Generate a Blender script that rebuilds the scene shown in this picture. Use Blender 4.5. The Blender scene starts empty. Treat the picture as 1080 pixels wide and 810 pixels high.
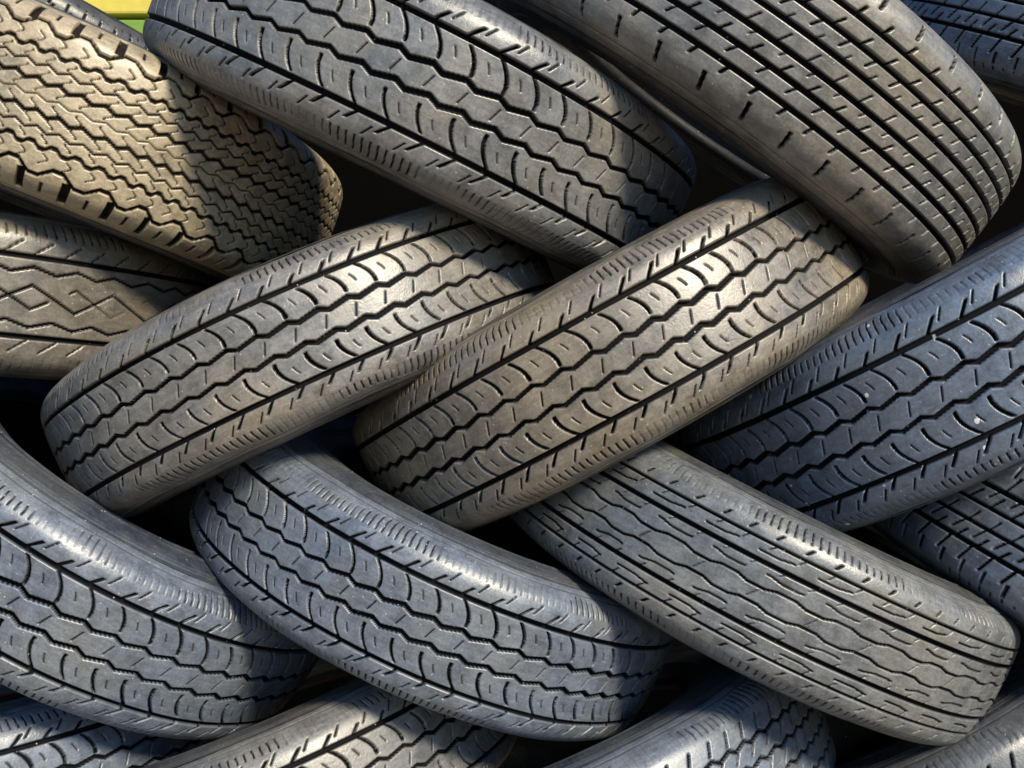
import bpy, math, random
import numpy as np
from mathutils import Matrix, Vector
random.seed(4)
C = bpy.context.scene.collection
PI = math.pi
R0 = 0.30

# ------------------------------------------------------------------ materials
def mat(name):
    m = bpy.data.materials.new(name); m.use_nodes = True
    nt = m.node_tree; nt.nodes.clear()
    out = nt.nodes.new('ShaderNodeOutputMaterial'); b = nt.nodes.new('ShaderNodeBsdfPrincipled')
    nt.links.new(b.outputs[0], out.inputs[0])
    return m, nt, b
def noise(nt, vec, scale, detail=4, rough=.6):
    n = nt.nodes.new('ShaderNodeTexNoise'); n.inputs['Scale'].default_value = scale
    n.inputs['Detail'].default_value = detail; n.inputs['Roughness'].default_value = rough
    nt.links.new(vec, n.inputs['Vector']); return n.outputs['Fac']
def voro(nt, vec, scale):
    n = nt.nodes.new('ShaderNodeTexVoronoi'); n.inputs['Scale'].default_value = scale
    nt.links.new(vec, n.inputs['Vector']); return n.outputs['Distance']
def ramp(nt, fac, stops):
    r = nt.nodes.new('ShaderNodeValToRGB'); e = r.color_ramp.elements
    while len(e) < len(stops): e.new(.5)
    for q, (p, c) in zip(e, stops):
        q.position = p; q.color = (c, c, c, 1) if isinstance(c, (int, float)) else (*c, 1)
    nt.links.new(fac, r.inputs[0]); return r.outputs[0]
def mix(nt, fac, a, b, mode='MIX'):
    m = nt.nodes.new('ShaderNodeMix'); m.data_type = 'RGBA'; m.blend_type = mode
    for s, v in ((m.inputs[0], fac), (m.inputs[6], a), (m.inputs[7], b)):
        if hasattr(v, 'links'): nt.links.new(v, s)
        elif isinstance(v, (int, float)): s.default_value = v
        else: s.default_value = (*v, 1)
    return m.outputs[2]
def math_(nt, op, a, b):
    m = nt.nodes.new('ShaderNodeMath'); m.operation = op
    for s, v in zip(m.inputs, (a, b)):
        if hasattr(v, 'links'): nt.links.new(v, s)
        else: s.default_value = v
    return m.outputs[0]

def rubber(name, worn, fresh_shaded, dust, rough=.335, specks=False, has_attr=True, spec=1.0):
    m, nt, b = mat(name)
    tc = nt.nodes.new('ShaderNodeTexCoord'); v = tc.outputs['Object']
    oi = nt.nodes.new('ShaderNodeObjectInfo')
    big = noise(nt, v, 9, 5); med = noise(nt, v, 48, 7, .72); fine = noise(nt, v, 420, 3, .65)
    base = mix(nt, ramp(nt, med, [(.32, 0.0), (.68, 1.0)]), tuple(c*.54 for c in worn), tuple(c*1.44 for c in worn))
    base = mix(nt, math_(nt, 'MULTIPLY', ramp(nt, big, [(.45, 0.0), (.70, 1.0)]), .65), base, dust)
    base = mix(nt, 1.0, base, ramp(nt, fine, [(.25, .76), (.75, 1.24)]), 'MULTIPLY')
    rr = ramp(nt, math_(nt, 'ADD', math_(nt, 'MULTIPLY', med, .7), math_(nt, 'MULTIPLY', fine, .3)), [(.32, rough-.08), (.68, rough+.18)])
    if has_attr:
        at = nt.nodes.new('ShaderNodeAttribute'); at.attribute_name = 'wear_shade'
        a2 = nt.nodes.new('ShaderNodeAttribute'); a2.attribute_name = 'track'
        vm = nt.nodes.new('ShaderNodeVectorMath'); vm.operation = 'MULTIPLY'; vm.inputs[1].default_value = (45, 260, 1)
        nt.links.new(a2.outputs['Vector'], vm.inputs[0])
        sc_ = noise(nt, vm.outputs[0], 1.0, 4, .65)
        base = mix(nt, 1.0, base, ramp(nt, sc_, [(.30, .78), (.72, 1.22)]), 'MULTIPLY')
        vs = nt.nodes.new('ShaderNodeVectorMath'); vs.operation = 'MULTIPLY'; vs.inputs[1].default_value = (60, 700, 1)
        nt.links.new(a2.outputs['Vector'], vs.inputs[0])
        scr = math_(nt, 'MULTIPLY', ramp(nt, noise(nt, vs.outputs[0], 1.0, 2, .5), [(.64, 0.0), (.70, 1.0)]), ramp(nt, big, [(.45, 0.0), (.60, .6)]))
        base = mix(nt, scr, base, tuple(min(1, c*2.3) for c in worn))
        base = mix(nt, at.outputs['Fac'], fresh_shaded, base)  # grooves: unworn rubber, blackened further as painted shade
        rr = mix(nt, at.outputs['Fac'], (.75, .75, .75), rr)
        nt.links.new(math_(nt, 'MULTIPLY', math_(nt, 'ADD', math_(nt, 'MULTIPLY', at.outputs['Fac'], .85), .15), spec), b.inputs['Specular IOR Level'])
    else: b.inputs['Specular IOR Level'].default_value = spec
    nt.links.new(rr, b.inputs['Roughness'])
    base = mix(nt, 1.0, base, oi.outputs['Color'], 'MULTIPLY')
    sp = math_(nt, 'MULTIPLY', ramp(nt, voro(nt, v, 120), [(.06, 1.0), (.11, 0.0)]), ramp(nt, noise(nt, v, 25, 3), [(.46, 0.0), (.52, 1.0)]))
    base = mix(nt, math_(nt, 'MULTIPLY', sp, .75), base, (.52, .48, .42))
    if specks:
        f = math_(nt, 'MULTIPLY', ramp(nt, math_(nt, 'ADD', voro(nt, v, 50), math_(nt, 'MULTIPLY', fine, .08)), [(.14, 1.0), (.165, 0.0)]), ramp(nt, noise(nt, v, 11, 2), [(.49, 0.0), (.53, 1.0)]))
        base = mix(nt, f, base, (.7, .7, .73))
    nt.links.new(base, b.inputs['Base Color'])
    bp = nt.nodes.new('ShaderNodeBump'); bp.inputs['Strength'].default_value = .48; bp.inputs['Distance'].default_value = .0010
    h = math_(nt, 'ADD', math_(nt, 'MULTIPLY', med, 1.0), math_(nt, 'MULTIPLY', fine, .42))
    nt.links.new(h, bp.inputs['Height']); nt.links.new(bp.outputs[0], b.inputs['Normal'])
    return m
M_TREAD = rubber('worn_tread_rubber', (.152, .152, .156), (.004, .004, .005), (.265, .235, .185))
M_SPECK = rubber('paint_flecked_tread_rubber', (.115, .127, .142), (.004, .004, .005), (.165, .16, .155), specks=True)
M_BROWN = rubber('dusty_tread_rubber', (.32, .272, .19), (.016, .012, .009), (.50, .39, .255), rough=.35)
M_SIDE = rubber('sidewall_rubber', (.065, .064, .066), (.02, .02, .02), (.125, .108, .082), rough=.38, has_attr=False, spec=.8)
M_INNER = rubber('inner_liner_rubber', (.022, .022, .024), (.02, .02, .02), (.04, .036, .03), rough=.55, has_attr=False, spec=.35)

# ------------------------------------------------------------------ tyre profile
ctrl = [(0, 0), (.022, -.0003), (.042, -.0017), (.0550, -.0043), (.0642, -.0108), (.0704, -.0215), (.0748, -.036),
        (.0778, -.054), (.0780, -.067), (.0760, -.084), (.0700, -.104), (.0630, -.120), (.0605, -.130)]
def catmull(pts, n=14):
    P = [np.array(p, float) for p in pts]; P = [np.array([-P[1][0], P[1][1]])] + P + [2*P[-1]-P[-2]]
    out = []
    for i in range(1, len(P)-2):
        for k in range(n):
            t = k/n
            out.append(.5*((2*P[i]) + (-P[i-1]+P[i+1])*t + (2*P[i-1]-5*P[i]+4*P[i+1]-P[i+2])*t*t + (-P[i-1]+3*P[i]-3*P[i+1]+P[i+2])*t**3))
    out.append(P[-2]); return np.array(out)
prof = catmull(ctrl)
al = np.concatenate([[0], np.cumsum(np.hypot(*np.diff(prof, axis=0).T))])
ALT = float(al[np.argmin(abs(prof[:, 1]+.034) + (prof[:, 0] < .05))])     # tread ends here (arc length)
def at_len(a):
    s = np.sign(a); a = abs(a)
    w = np.interp(a, al, prof[:, 0]); r = np.interp(a, al, prof[:, 1])
    e = .0015
    dw = np.interp(a+e, al, prof[:, 0]) - np.interp(np.maximum(a-e, 0), al, prof[:, 0])
    dr = np.interp(a+e, al, prof[:, 1]) - np.interp(np.maximum(a-e, 0), al, prof[:, 1])
    l = np.hypot(dw, dr); nw, nr = -dr/l, dw/l
    return w*s, R0+r, nw*s, nr
def grid_mesh(name, W, Rr, closed_w=False, wear_shade=None, track=None, flip=False):
    nt_, nw_ = W.shape
    th = np.linspace(0, 2*PI, nt_, endpoint=False)[:, None]
    co = np.stack([Rr*np.cos(th), Rr*np.sin(th), W], -1).reshape(-1, 3).astype(np.float32)
    i = np.arange(nt_)[:, None]; j = np.arange(nw_ if closed_w else nw_-1)[None, :]
    i2 = (i+1) % nt_; j2 = (j+1) % nw_
    q = np.stack([i*nw_+j, i2*nw_+j, i2*nw_+j2, i*nw_+j2], -1).reshape(-1, 4)
    if flip: q = q[:, ::-1]
    me = bpy.data.meshes.new(name)
    me.vertices.add(len(co)); me.vertices.foreach_set('co', co.ravel())
    me.loops.add(q.size); me.loops.foreach_set('vertex_index', q.ravel().astype(np.int32))
    me.polygons.add(len(q)); me.polygons.foreach_set('loop_start', np.arange(0, q.size, 4, dtype=np.int32))
    me.polygons.foreach_set('use_smooth', np.ones(len(q), dtype=bool))
    if wear_shade is not None:
        a = me.attributes.new('wear_shade', 'FLOAT', 'POINT'); a.data.foreach_set('value', wear_shade.ravel().astype(np.float32))
    if track is not None:
        a = me.attributes.new('track', 'FLOAT_VECTOR', 'POINT'); a.data.foreach_set('vector', track.ravel().astype(np.float32))
    me.update(calc_edges=True)
    return me

# ------------------------------------------------------------------ tread patterns (s round the tyre, w across it, metres)
CIR = 2*PI*R0
def g(d, hw, e=.0005):
    x = np.clip((abs(d)-(hw-e))/(2*e), 0, 1); return 1-(x*x*(3-2*x))
def win(x, a, b, e=.0008):
    return np.clip((x-a)/e, 0, 1)*np.clip((b-x)/e, 0, 1)
def tri(x): return 4*abs((x % 1)-.5)-1
def per(x, p): return (x+p/2) % p - p/2
def trap(x): return np.clip(1.9*tri(x), -1, 1)
def saw(x):
    f = x % 1; return np.where(f < .68, f/.68, (1-f)/.32)*2-1
def shoulder(s, w, p, n=4, a=.0605, b=.078):
    aw = abs(w)
    vary = np.clip(.70+1.0*np.sin(s*23+np.sign(w))+.8*np.sin(s*57+2+w*60), .2, 1)      # worn away in patches
    end = b-.005+.005*np.sin(s*41+np.sign(w)*2)
    h = .0018*g(per(s+.0004*np.sin(w*300), p/n), .0008)*win(aw, a, end)*vary
    h = np.maximum(h, .0008*g(aw-(b+.0015), .0009))
    return h
def d_crescent(s, w):
    w = w*.93
    p = CIR/62; aw = abs(w); sg = np.sign(w)
    H = .0058*g(aw-.0385, .0021)
    for c in (-.0105, .0105):
        H = np.maximum(H, .0054*g(w-c-.0019*saw(s/p+(.25 if c > 0 else .0)), .0018+.0003*np.sin(s*19)))
    t = (aw-.0175)/.020
    sc = .0140*(1-t*t)*1.0*sg
    lo = .0155+.0012*np.sin(s*37); hi = .0362+.0010*np.sin(s*53+1)
    H = np.maximum(H, .0052*g(per(s-sc, p), .0015+.0002*np.sin(s*29))*win(aw, lo, hi))
    H = np.maximum(H, .0018*g(per(s-sc-.45*p, p), .0006)*win(aw, .022, .0300))
    H = np.maximum(H, .0022*g(per(s-.5*p-.5*w, p), .0007)*win(aw, -1, .0055))
    H = np.maximum(H, .0050*g(per(s-1.1*(aw-.042)*sg, p), .0016)*win(aw, .0385, .0495+.0015*np.sin(s*31)))
    H = np.maximum(H, .0024*g(per(s-.5*p-.8*(aw-.05)*sg, p), .0008)*win(aw, .0450, .0545))
    return np.maximum(H, shoulder(s, w, p, 4, .0560, .0765))
def d_knobby(s, w):
    p = CIR/96; aw = abs(w); sg = np.sign(w)
    H = .0036*g(aw-.0360-.0020*trap(s/p), .0015)
    H = np.maximum(H, .0036*g(aw-.0120-.0020*tri(s/p+.25), .0015))
    H = np.maximum(H, .0014*g(w-.0016*tri(s/p), .0007))
    H = np.maximum(H, .0022*g(aw-.0240-.0020*tri(s/p), .0009))
    for c in (.0060, .0180, .0300):
        H = np.maximum(H, .0018*g(per(s-.0030*np.sin(2*PI*(aw-c)/.009), p), .0008)*win(abs(aw-c), -1, .0038))
    H = np.maximum(H, .0020*g(per(s-.25*p-.0030*np.sin(aw*600), p), .0008)*win(aw, .0405, .0500))
    H = np.maximum(H, .0046*g(aw-.0550-.0040*trap(s/(2*p)+.5), .0017))
    H = np.maximum(H, .0062*g(per(s-.5*p, 2*p), .0034)*win(aw, .0570, .0830))
    H = np.maximum(H, .0018*g(per(s-1.5*p, 2*p), .0013)*win(aw, .0640, .0790))
    return H
def d_rib(s, w):
    p = CIR/66; aw = abs(w); sg = np.sign(w)
    H = .0055*g(aw-.0400, .0020)
    H = np.maximum(H, .0055*g(aw-.0245, .0019))
    H = np.maximum(H, .0055*g(aw-.0085, .0019))
    H = np.maximum(H, .0026*g(per(s-.7*w, p), .0009)*win(w, -.0085, .0030))
    H = np.maximum(H, .0034*g(per(s-.45*p-.8*(aw-.02)*sg, p), .0011)*win(aw, .0145, .0245))
    H = np.maximum(H, .0022*g(per(s-.95*p-.8*(aw-.02)*sg, p), .0008)*win(aw, .0085, .0155))
    H = np.maximum(H, .0034*g(per(s-.95*p-.8*(aw-.03)*sg, p), .0011)*win(aw, .0245, .0335))
    H = np.maximum(H, .0045*g(per(s-.2*p-.5*(aw-.04)*sg, p), .0014)*win(aw, .0395, .0490))
    H = np.maximum(H, .0050*g(per(s-.7*p-.15*(aw-.05), 1.5*p), .0016)*win(aw, .0530, .0710))
    H = np.maximum(H, .0007*g(aw-.0780, .0009))
    return H
def d_loop(s, w):
    w = w*.96
    p = CIR/34; aw = abs(w); sg = np.sign(w)
    tw = np.clip(2.3*tri(s/p), -1, 1)
    H = .0030*g(aw-.0085-.0015*tw, .0010)
    H = np.maximum(H, .0052*g(aw-.0275, .0018))
    H = np.maximum(H, .0038*g(aw-.0445, .0012))
    H = np.maximum(H, .0014*g(per(s-.5*p-.9*w, p), .0007)*win(aw, -1, .0050))
    H = np.maximum(H, .0020*g(aw-.0185+.0012*tw, .0008)*win(tri(s/p+.1), -.35, 2, .1))
    H = np.maximum(H, .0016*g(per(s-.25*p-1.3*(aw-.022)*sg, p/2), .0008)*win(aw, .0215, .0275))
    H = np.maximum(H, .0020*g(aw-.0362-.0009*tw, .0008)*win(tri(s/p+.4), -.3, 2, .1))
    H = np.maximum(H, .0020*g(per(s-.4*p-1.0*(aw-.036)*sg, p/2), .0008)*win(aw, .0380, .0445))
    H = np.maximum(H, .0034*g(per(s-.9*(aw-.05)*sg, p/2), .0013)*win(aw, .0485, .0550))
    return np.maximum(H, shoulder(s, w, p, 7, .0580))
def d_diamond(s, w):
    p = CIR/22; aw = abs(w); sg = np.sign(w)
    part = np.clip(.75+.6*np.sin(s*17), .2, 1)
    H = .0046*g(aw-.0370, .0018)
    H = np.maximum(H, .0032*g(w-.0110*tri(s/p), .0012))
    H = np.maximum(H, .0030*g(w+.0110*tri(s/p), .0011)*part*win(tri(s/p+.2), -.6, 2, .1))
    H = np.maximum(H, .0036*g(aw-.0250-.0030*tri(2*s/p), .0012))
    H = np.maximum(H, .0030*g(per(s-1.4*(aw-.04)*sg, p/3), .0011)*win(aw, .0395, .0520))
    return np.maximum(H, shoulder(s, w, p, 9, .0560))
def d_slant(s, w):
    p = CIR/76; aw = abs(w)
    H = .0052*g(aw-.0100, .0018)
    H = np.maximum(H, .0052*g(aw-.0300, .0020))
    H = np.maximum(H, .0030*g(per(s-.6*w, p), .0010)*win(w, -.0100, .0030))
    H = np.maximum(H, .0044*g(per(s-.7*w, p), .0013)*win(aw, .0115, .0240))
    H = np.maximum(H, .0040*g(per(s-.5*p-.7*w, p), .0013)*win(aw, .0180, .0290))
    H = np.maximum(H, .0042*g(per(s-.4*w, p), .0014)*win(aw, .0310, .0500))
    H = np.maximum(H, .0036*g(per(s-.5*p, p), .0013)*win(aw, .0470, .0630))
    return np.maximum(H, shoulder(s, w, p, 2, .0640))
def d_block(s, w):
    w = w*.95
    p = CIR/78; aw = abs(w); sg = np.sign(w); H = 0*s
    for k, c in enumerate((-.030, -.0100, .0100, .030)):
        H = np.maximum(H, .0052*g(w-c-.0022*saw(s/p+.5*(k % 2)), .0016))
    H = np.maximum(H, .0024*g(per(s-.9*w, p), .0008)*win(aw, -1, .0070))
    H = np.maximum(H, .0032*g(per(s-.5*p-1.0*w, p), .0010)*win(aw, .0170, .0275))
    H = np.maximum(H, .0042*g(per(s-.25*p-.5*(aw-.04)*sg, p), .0013)*win(aw, .0345, .0480))
    return np.maximum(H, shoulder(s, w, p, 3, .0540))

def tread_mesh(fn, ns, nw, depth=1.0):
    s = (np.arange(ns)/ns*CIR)[:, None]; a = np.linspace(-ALT, ALT, nw)[None, :]
    rng = np.random.RandomState(len(fn.__name__))
    jit = sum(rng.uniform(-1, 1)*np.sin(k*s/R0+rng.uniform(0, 6)) for k in (7, 11, 17))*.0016   # pitch varies round the tyre
    H = fn(s+jit+0*a, a+0*s)
    und = sum(rng.uniform(-1, 1)*np.sin(k*s/R0+rng.uniform(0, 6)+a*rng.uniform(-60, 60)) for k in (2, 3, 5, 8, 13))
    w, r, nw_, nr_ = at_len(a)
    Hd = H*depth*np.clip(.97+.20*und, .5, 1.3) + .0003*und
    W = w - nw_*Hd; Rr = r - nr_*Hd
    wear_shade = 1-np.clip((H-.0001)/.0013, 0, 1)  # worn faces against unworn grooves, whose walls get shade in their colour
    tr = np.stack([s+0*a, a+0*s, 0*(s+a)], -1)
    return grid_mesh('tread', W+0*s, Rr+0*s, wear_shade=wear_shade, track=tr)
MESH = {}
spec = dict(crescent=(d_crescent, 2100, 225), knobby=(d_knobby, 2000, 200), rib=(d_rib, 1900, 210), loop=(d_loop, 1900, 210),
            diamond=(d_diamond, 1500, 150), slant=(d_slant, 1500, 160), block=(d_block, 1500, 160))
for k, (fn, ns, nw) in spec.items(): MESH[k] = tread_mesh(fn, ns, nw)
def side_mesh(sg):
    ns = 720; a = np.linspace(ALT, al[-1], 90)[None, :]; s = (np.arange(ns)/ns*CIR)[:, None]
    w, r, nw_, nr_ = at_len(a)
    H = 0*a+0*s
    for c, hw, d in ((ALT+.006, .0012, .0012), (ALT+.012, .0007, -.0010), (ALT+.040, .0008, -.0012), (ALT+.044, .0008, -.0010), (ALT+.072, .0014, -.0022), (ALT+.080, .001, .001)):
        H = H + d*g(a-c, hw, .0006)
    H = H + .0005*g(per(s, CIR/240), .0014, .0008)*win(a, ALT+.015, ALT+.036, .002)
    W = (w-nw_*H)*sg; Rr = r-nr_*H
    return grid_mesh('sidewall', W+0*s, Rr+0*s, flip=(sg < 0))
SIDE = {s: side_mesh(s) for s in (-1, 1)}
def bead_mesh(sg):
    ns = 240; a = np.linspace(0, 2*PI, 16, endpoint=False)[None, :]; z = np.zeros((ns, 1))
    return grid_mesh('bead', (.0555+.0065*np.cos(a))*sg+z, R0-.131+.0085*np.sin(a)+z, closed_w=True, flip=(sg < 0))
BEAD = {s: bead_mesh(s) for s in (-1, 1)}
def liner_mesh():
    ns = 240; a = np.linspace(-al[-1], al[-1], 60)[None, :]; z = np.zeros((ns, 1))
    w, r, nw_, nr_ = at_len(a); t = .0095
    return grid_mesh('inner_liner', w-nw_*t+z, r-nr_*t+z, flip=True)
LINER = liner_mesh()

# ------------------------------------------------------------------ tyres
D_CAM = 1.20; F_PX = 1100.
def make_tyre(x, y, z, phi, tau, design, label, spin=0, rs=1.0, ws=1.0, tint=(1, 1, 1), material=None, group='used tyres laced in a herringbone stack'):
    root = bpy.data.objects.new('car_tyre', None); C.objects.link(root)
    root.empty_display_size = .1
    f, t = math.radians(phi), math.radians(tau)
    X = Vector((math.cos(f), 0, math.sin(f)))
    Z = Vector((-math.sin(f)*math.cos(t), math.sin(t), math.cos(f)*math.cos(t)))
    Y = Z.cross(X)
    rot = Matrix((X, Y, Z)).transposed().to_4x4()
    root.matrix_world = Matrix.Translation((x, y, z)) @ rot @ Matrix.Rotation(math.radians(spin), 4, 'Z') @ Matrix.Diagonal((rs, rs, ws, 1))
    root['label'] = label; root['category'] = 'tyre'; root['group'] = group
    parts = [('tread', MESH[design], material or M_TREAD), ('sidewall', SIDE[1], M_SIDE), ('sidewall', SIDE[-1], M_SIDE),
             ('bead', BEAD[1], M_INNER), ('bead', BEAD[-1], M_INNER), ('inner_liner', LINER, M_INNER)]
    for n, me, m in parts:
        if not me.materials: me.materials.append(None)
        o = bpy.data.objects.new(n, me); C.objects.link(o); o.parent = root
        o.material_slots[0].link = 'OBJECT'; o.material_slots[0].material = m
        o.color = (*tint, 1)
    return root
def px(u, v, phi, sag, dd=0., **k):
    R = R0*k.get('rs', 1); d = D_CAM+dd; f = math.radians(phi)
    x = (u-540)*d/F_PX; z = (405-v)*d/F_PX
    p = -math.sin(f)*x+math.cos(f)*z
    h = sag*d*(d-R)/(F_PX*R)
    tau = math.degrees(math.asin(h/math.hypot(p, d))-math.atan2(p, d))
    return make_tyre(x, dd, z, phi, tau, **k)
SKY_BLUE = (.80, .96, 1.27); N = (.97, 1, 1.05); WM = (1.20, 1.08, .92)  # the blue tint puts skylight sheen into the rubber colour
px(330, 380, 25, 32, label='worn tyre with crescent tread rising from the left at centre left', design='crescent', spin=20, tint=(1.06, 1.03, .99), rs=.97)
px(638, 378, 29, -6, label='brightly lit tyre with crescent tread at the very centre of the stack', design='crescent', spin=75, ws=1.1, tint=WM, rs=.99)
px(985, 384, 28, -35, label='tyre coloured bluish as by skylight, with white paint flecks on its tread at the right edge', design='crescent', spin=130, tint=SKY_BLUE, material=M_SPECK, ws=1.2)
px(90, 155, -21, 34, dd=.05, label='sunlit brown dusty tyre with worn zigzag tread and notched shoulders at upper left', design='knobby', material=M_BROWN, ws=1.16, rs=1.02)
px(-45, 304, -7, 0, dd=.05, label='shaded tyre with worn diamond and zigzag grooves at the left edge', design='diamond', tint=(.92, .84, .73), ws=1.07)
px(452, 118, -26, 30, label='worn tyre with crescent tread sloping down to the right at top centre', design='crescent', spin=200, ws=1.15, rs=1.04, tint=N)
px(775, 78, -35, 66, label='large tyre with slitted ribs and smooth broad shoulder at top right', design='rib', ws=1.16, rs=1.08, tint=(1.0, .99, .97))
px(1150, 60, -18, 30, dd=.22, label='tyre tinted with blue sky reflection, with slanted tread blocks set back in the top right corner', design='slant', tint=SKY_BLUE)
px(103, 550, -35, -124, label='curved tyre with crescent tread and open rim hole at the lower left edge', design='crescent', spin=260, tint=SKY_BLUE, ws=1.1)
px(464, 585, -25, -80, label='curved tyre with crescent tread at lower centre, under the central tyre', design='crescent', spin=300, tint=SKY_BLUE, rs=.93, ws=1.02)
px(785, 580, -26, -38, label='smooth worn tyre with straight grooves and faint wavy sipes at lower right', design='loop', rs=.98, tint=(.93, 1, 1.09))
px(1154, 600, -28, -10, dd=.03, label='shaded tyre with slanted tread blocks at the right edge below the paint flecked tyre', design='slant', tint=SKY_BLUE)
px(275, 812, 20, -65, label='half hidden tyre with crescent tread rising along the bottom edge, left of centre', design='crescent', spin=10, tint=N)
px(600, 832, 22, -88, label='half hidden tyre with zigzag block tread rising along the bottom edge at centre', design='block', tint=SKY_BLUE)
px(-45, 806, 10, -60, label='tyre end with crescent tread in the bottom left corner', design='crescent', spin=100, tint=SKY_BLUE)
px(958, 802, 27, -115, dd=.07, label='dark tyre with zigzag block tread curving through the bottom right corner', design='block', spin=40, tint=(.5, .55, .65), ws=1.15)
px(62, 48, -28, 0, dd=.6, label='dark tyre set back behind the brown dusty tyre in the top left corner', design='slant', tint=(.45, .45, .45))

# ------------------------------------------------------------------ setting
def sheet(name, pts, m):
    me = bpy.data.meshes.new(name); me.from_pydata(pts, [], [tuple(range(len(pts)))]); me.update()
    o = bpy.data.objects.new(name, me); C.objects.link(o); me.materials.append(m); o['kind'] = 'structure'; return o
mg, nt, b = mat('dry_earth'); tc = nt.nodes.new('ShaderNodeTexCoord')
nt.links.new(mix(nt, noise(nt, tc.outputs['Object'], 3, 8), (.14, .10, .06), (.34, .25, .15)), b.inputs['Base Color']); b.inputs['Roughness'].default_value = .9
sheet('ground', [(-60, -60, -.80), (60, -60, -.80), (60, 60, -.80), (-60, 60, -.80)], mg)
mw, nt, b = mat('gap_shade'); tc = nt.nodes.new('ShaderNodeTexCoord')
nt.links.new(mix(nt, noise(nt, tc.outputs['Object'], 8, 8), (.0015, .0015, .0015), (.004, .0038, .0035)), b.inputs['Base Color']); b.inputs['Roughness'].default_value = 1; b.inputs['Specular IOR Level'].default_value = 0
sheet('shade_backdrop', [(-3, 1.25, -.80), (3, 1.25, -.80), (3, 1.25, 1.8), (-3, 1.25, 1.8)], mw)  # added near-black sheet, its colour stands in for shade in the gaps
def rail(x0, x1, y, z0, z1, col, label):
    m, nt, b = mat(label.split()[0]+'_paint'); tc = nt.nodes.new('ShaderNodeTexCoord')
    nt.links.new(mix(nt, noise(nt, tc.outputs['Object'], 30, 6), tuple(c*.6 for c in col), col), b.inputs['Base Color'])
    me = bpy.data.meshes.new('painted_rail')
    v = [(x, yy, z) for x in (x0, x1) for yy in (y, y+.04) for z in (z0, z1)]
    me.from_pydata(v, [], [(0, 1, 3, 2), (4, 6, 7, 5), (0, 4, 5, 1), (2, 3, 7, 6), (1, 5, 7, 3), (0, 2, 6, 4)]); me.update(); me.materials.append(m)
    o = bpy.data.objects.new('painted_rail', me); C.objects.link(o); o['label'] = label; o['category'] = 'rail'
    bv = o.modifiers.new('b', 'BEVEL'); bv.width = .006; bv.segments = 2
rail(-2.6, -.80, 1.2, .852, 1.0, (.85, .70, .12), 'yellow painted rail behind the stack in the top left corner')
rail(-2.6, -.80, 1.2, .80, .840, (.22, .40, .06), 'green painted rail just below the yellow rail in the top left corner')

# ------------------------------------------------------------------ light and camera
sc = bpy.context.scene
w = bpy.data.worlds.new('World'); sc.world = w; w.use_nodes = True
sky = w.node_tree.nodes.new('ShaderNodeTexSky'); sky.sky_type = 'NISHITA'; sky.sun_disc = False
sky.ozone_density = 8; sky.dust_density = .1; sky.air_density = 1.4
bg = w.node_tree.nodes['Background']; bg.inputs['Strength'].default_value = .15
w.node_tree.links.new(sky.outputs[0], bg.inputs[0])
S = Vector((.50, -.68, .53)).normalized()
sky.sun_elevation = math.asin(S.z); sky.sun_rotation = math.atan2(S.x, S.y)
sl = bpy.data.lights.new('sun', 'SUN'); sl.energy = 5; sl.angle = math.radians(10); sl.color = (1, .88, .66)
so = bpy.data.objects.new('sun', sl); C.objects.link(so); so.rotation_euler = S.to_track_quat('Z', 'Y').to_euler(); so.location = S*5
cam = bpy.data.cameras.new('camera'); co = bpy.data.objects.new('camera', cam); C.objects.link(co)
co.location = (0, -D_CAM, 0); co.rotation_euler = (PI/2, 0, 0)
cam.lens = 36*F_PX/1080; cam.sensor_width = 36; cam.clip_end = 500; cam.clip_start = .01
sc.camera = co
sc.view_settings.view_transform = 'Standard'; sc.view_settings.look = 'None'; sc.view_settings.exposure = 0
